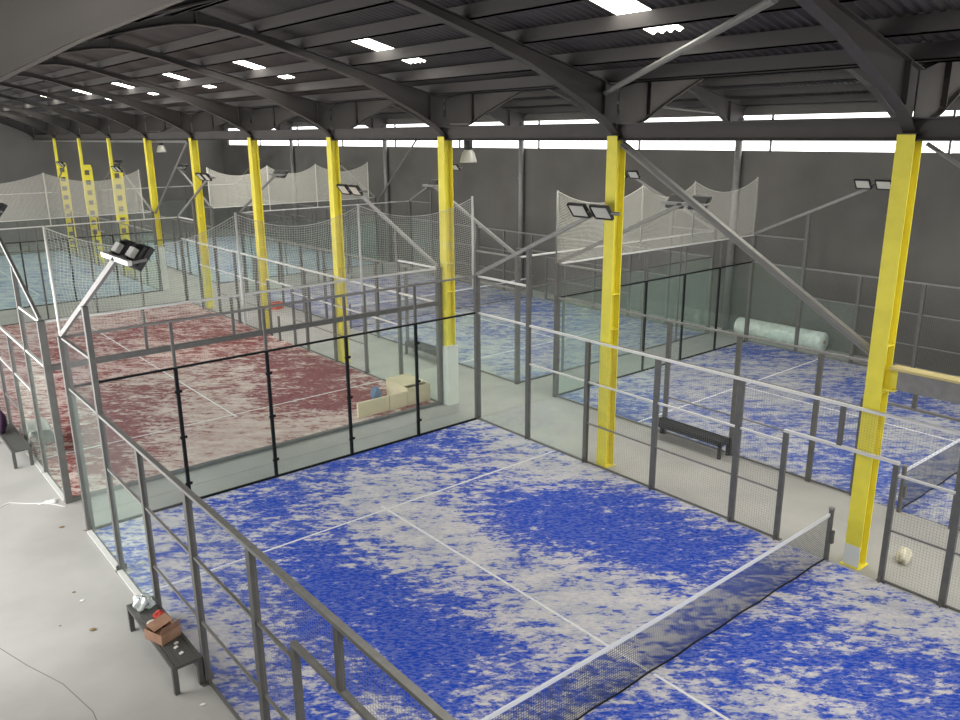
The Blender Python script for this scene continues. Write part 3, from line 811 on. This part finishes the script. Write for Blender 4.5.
cp = [(-1.6, 12.0), (-1.3, 12.35), (-1.0, 12.5), (-.7, 12.2), (-.45, 12.0), (-.25, 11.75), (-.12, 11.5)]
tag(obj('cable', MB().tube([(a, b_, .012) for a, b_ in cp], .012, 6), M['white_bit'], None, (0, 0, 0), 0, True), 'thin white cable on the walkway floor by the red court corner', 'cable')
crumple('plastic_sheet', M['white_bit'], (-.32, 11.95, 0), .16, .1, .03, 'white plastic scrap on the floor at the red court corner post', 'plastic scrap', 41, 12, .3)
crumple('paper_bag', M['cream'], (11.0, -.95, 0), .16, .12, .16, 'pale paper bag on the aisle floor behind the near fence, at right', 'bag', 45, 12, .2)
# floor joint running along the walkway
jp = [(-2.9, 8.6), (-2.2, 7.0), (-1.92, 6.1), (-1.62, 5.3), (-1.45, 4.4), (-1.5, 3.3), (-1.3, 2.2)]
fl = bpy.data.objects['floor']
jm = MB()
for (a, b_), (c_, d_) in zip(jp[:-1], jp[1:]): jm.bar((a, b_, .001), (c_, d_, .001), .014, .002)
obj('crack', jm, M['crack'], fl)
jm = MB().box(.1, 9.9, 10.82, 10.832, 0, .002)
obj('joint', jm, M['crack'], fl)

# ------------------------------------------------------------------ light
wd = bpy.data.worlds.new('World'); SC.world = wd; wd.use_nodes = True
nt = wd.node_tree; bg = nt.nodes['Background']
bg.inputs[0].default_value = (1.0, .985, .96, 1); bg.inputs[1].default_value = 6.8
def area(name, loc, rot, sx, sy, e, col=(1, 1, 1), portal=False):
    l = bpy.data.lights.new(name, 'AREA'); l.shape = 'RECTANGLE'; l.size = sx; l.size_y = sy; l.energy = e; l.color = col
    if portal: l.cycles.is_portal = True
    o = bpy.data.objects.new(name, l); COL.objects.link(o); o.location = loc; o.rotation_euler = rot
    return o
# sky light comes in through the added openings (portals only guide sampling)
area('added_doorway_portal', (10.85, Y0 - .2, 2.6), (PI / 2, 0, 0), 7.3, 5.2, 1, portal=True)
area('added_doorway_portal', (19.65, Y0 - .2, 2.6), (PI / 2, 0, 0), 6.3, 5.2, 1, portal=True)
area('added_opening_portal', (XL - .2, 32.4, 3.6), (0, -PI / 2, 0), 5.4, 55.4, 1, portal=True)

# ------------------------------------------------------------------ camera
cam = bpy.data.cameras.new('camera'); co = bpy.data.objects.new('camera', cam); COL.objects.link(co)
cam.sensor_width = 36; cam.lens = 805.06 / 960 * 36; cam.clip_start = .05; cam.clip_end = 300
yaw, pit, rol = .690456, .273484, -.00816
f = Vector((math.sin(yaw) * math.cos(pit), math.cos(yaw) * math.cos(pit), -math.sin(pit)))
r = f.cross(Vector((0, 0, 1))).normalized(); u = r.cross(f)
c_, s_ = math.cos(rol), math.sin(rol)
r2 = r * c_ + u * s_; u2 = -r * s_ + u * c_
mt = Matrix((r2, u2, -f)).transposed().to_4x4(); mt.translation = Vector((-3.27, -6.17, 7.556))
co.matrix_world = mt
SC.camera = co
vs = SC.view_settings
vs.view_transform = 'Standard'; vs.look = 'None'; vs.gamma = 1; vs.use_curve_mapping = False; vs.exposure = 0.0
SC.cycles.transparent_max_bounces = 32
SC.cycles.max_bounces = 8; SC.cycles.diffuse_bounces = 5
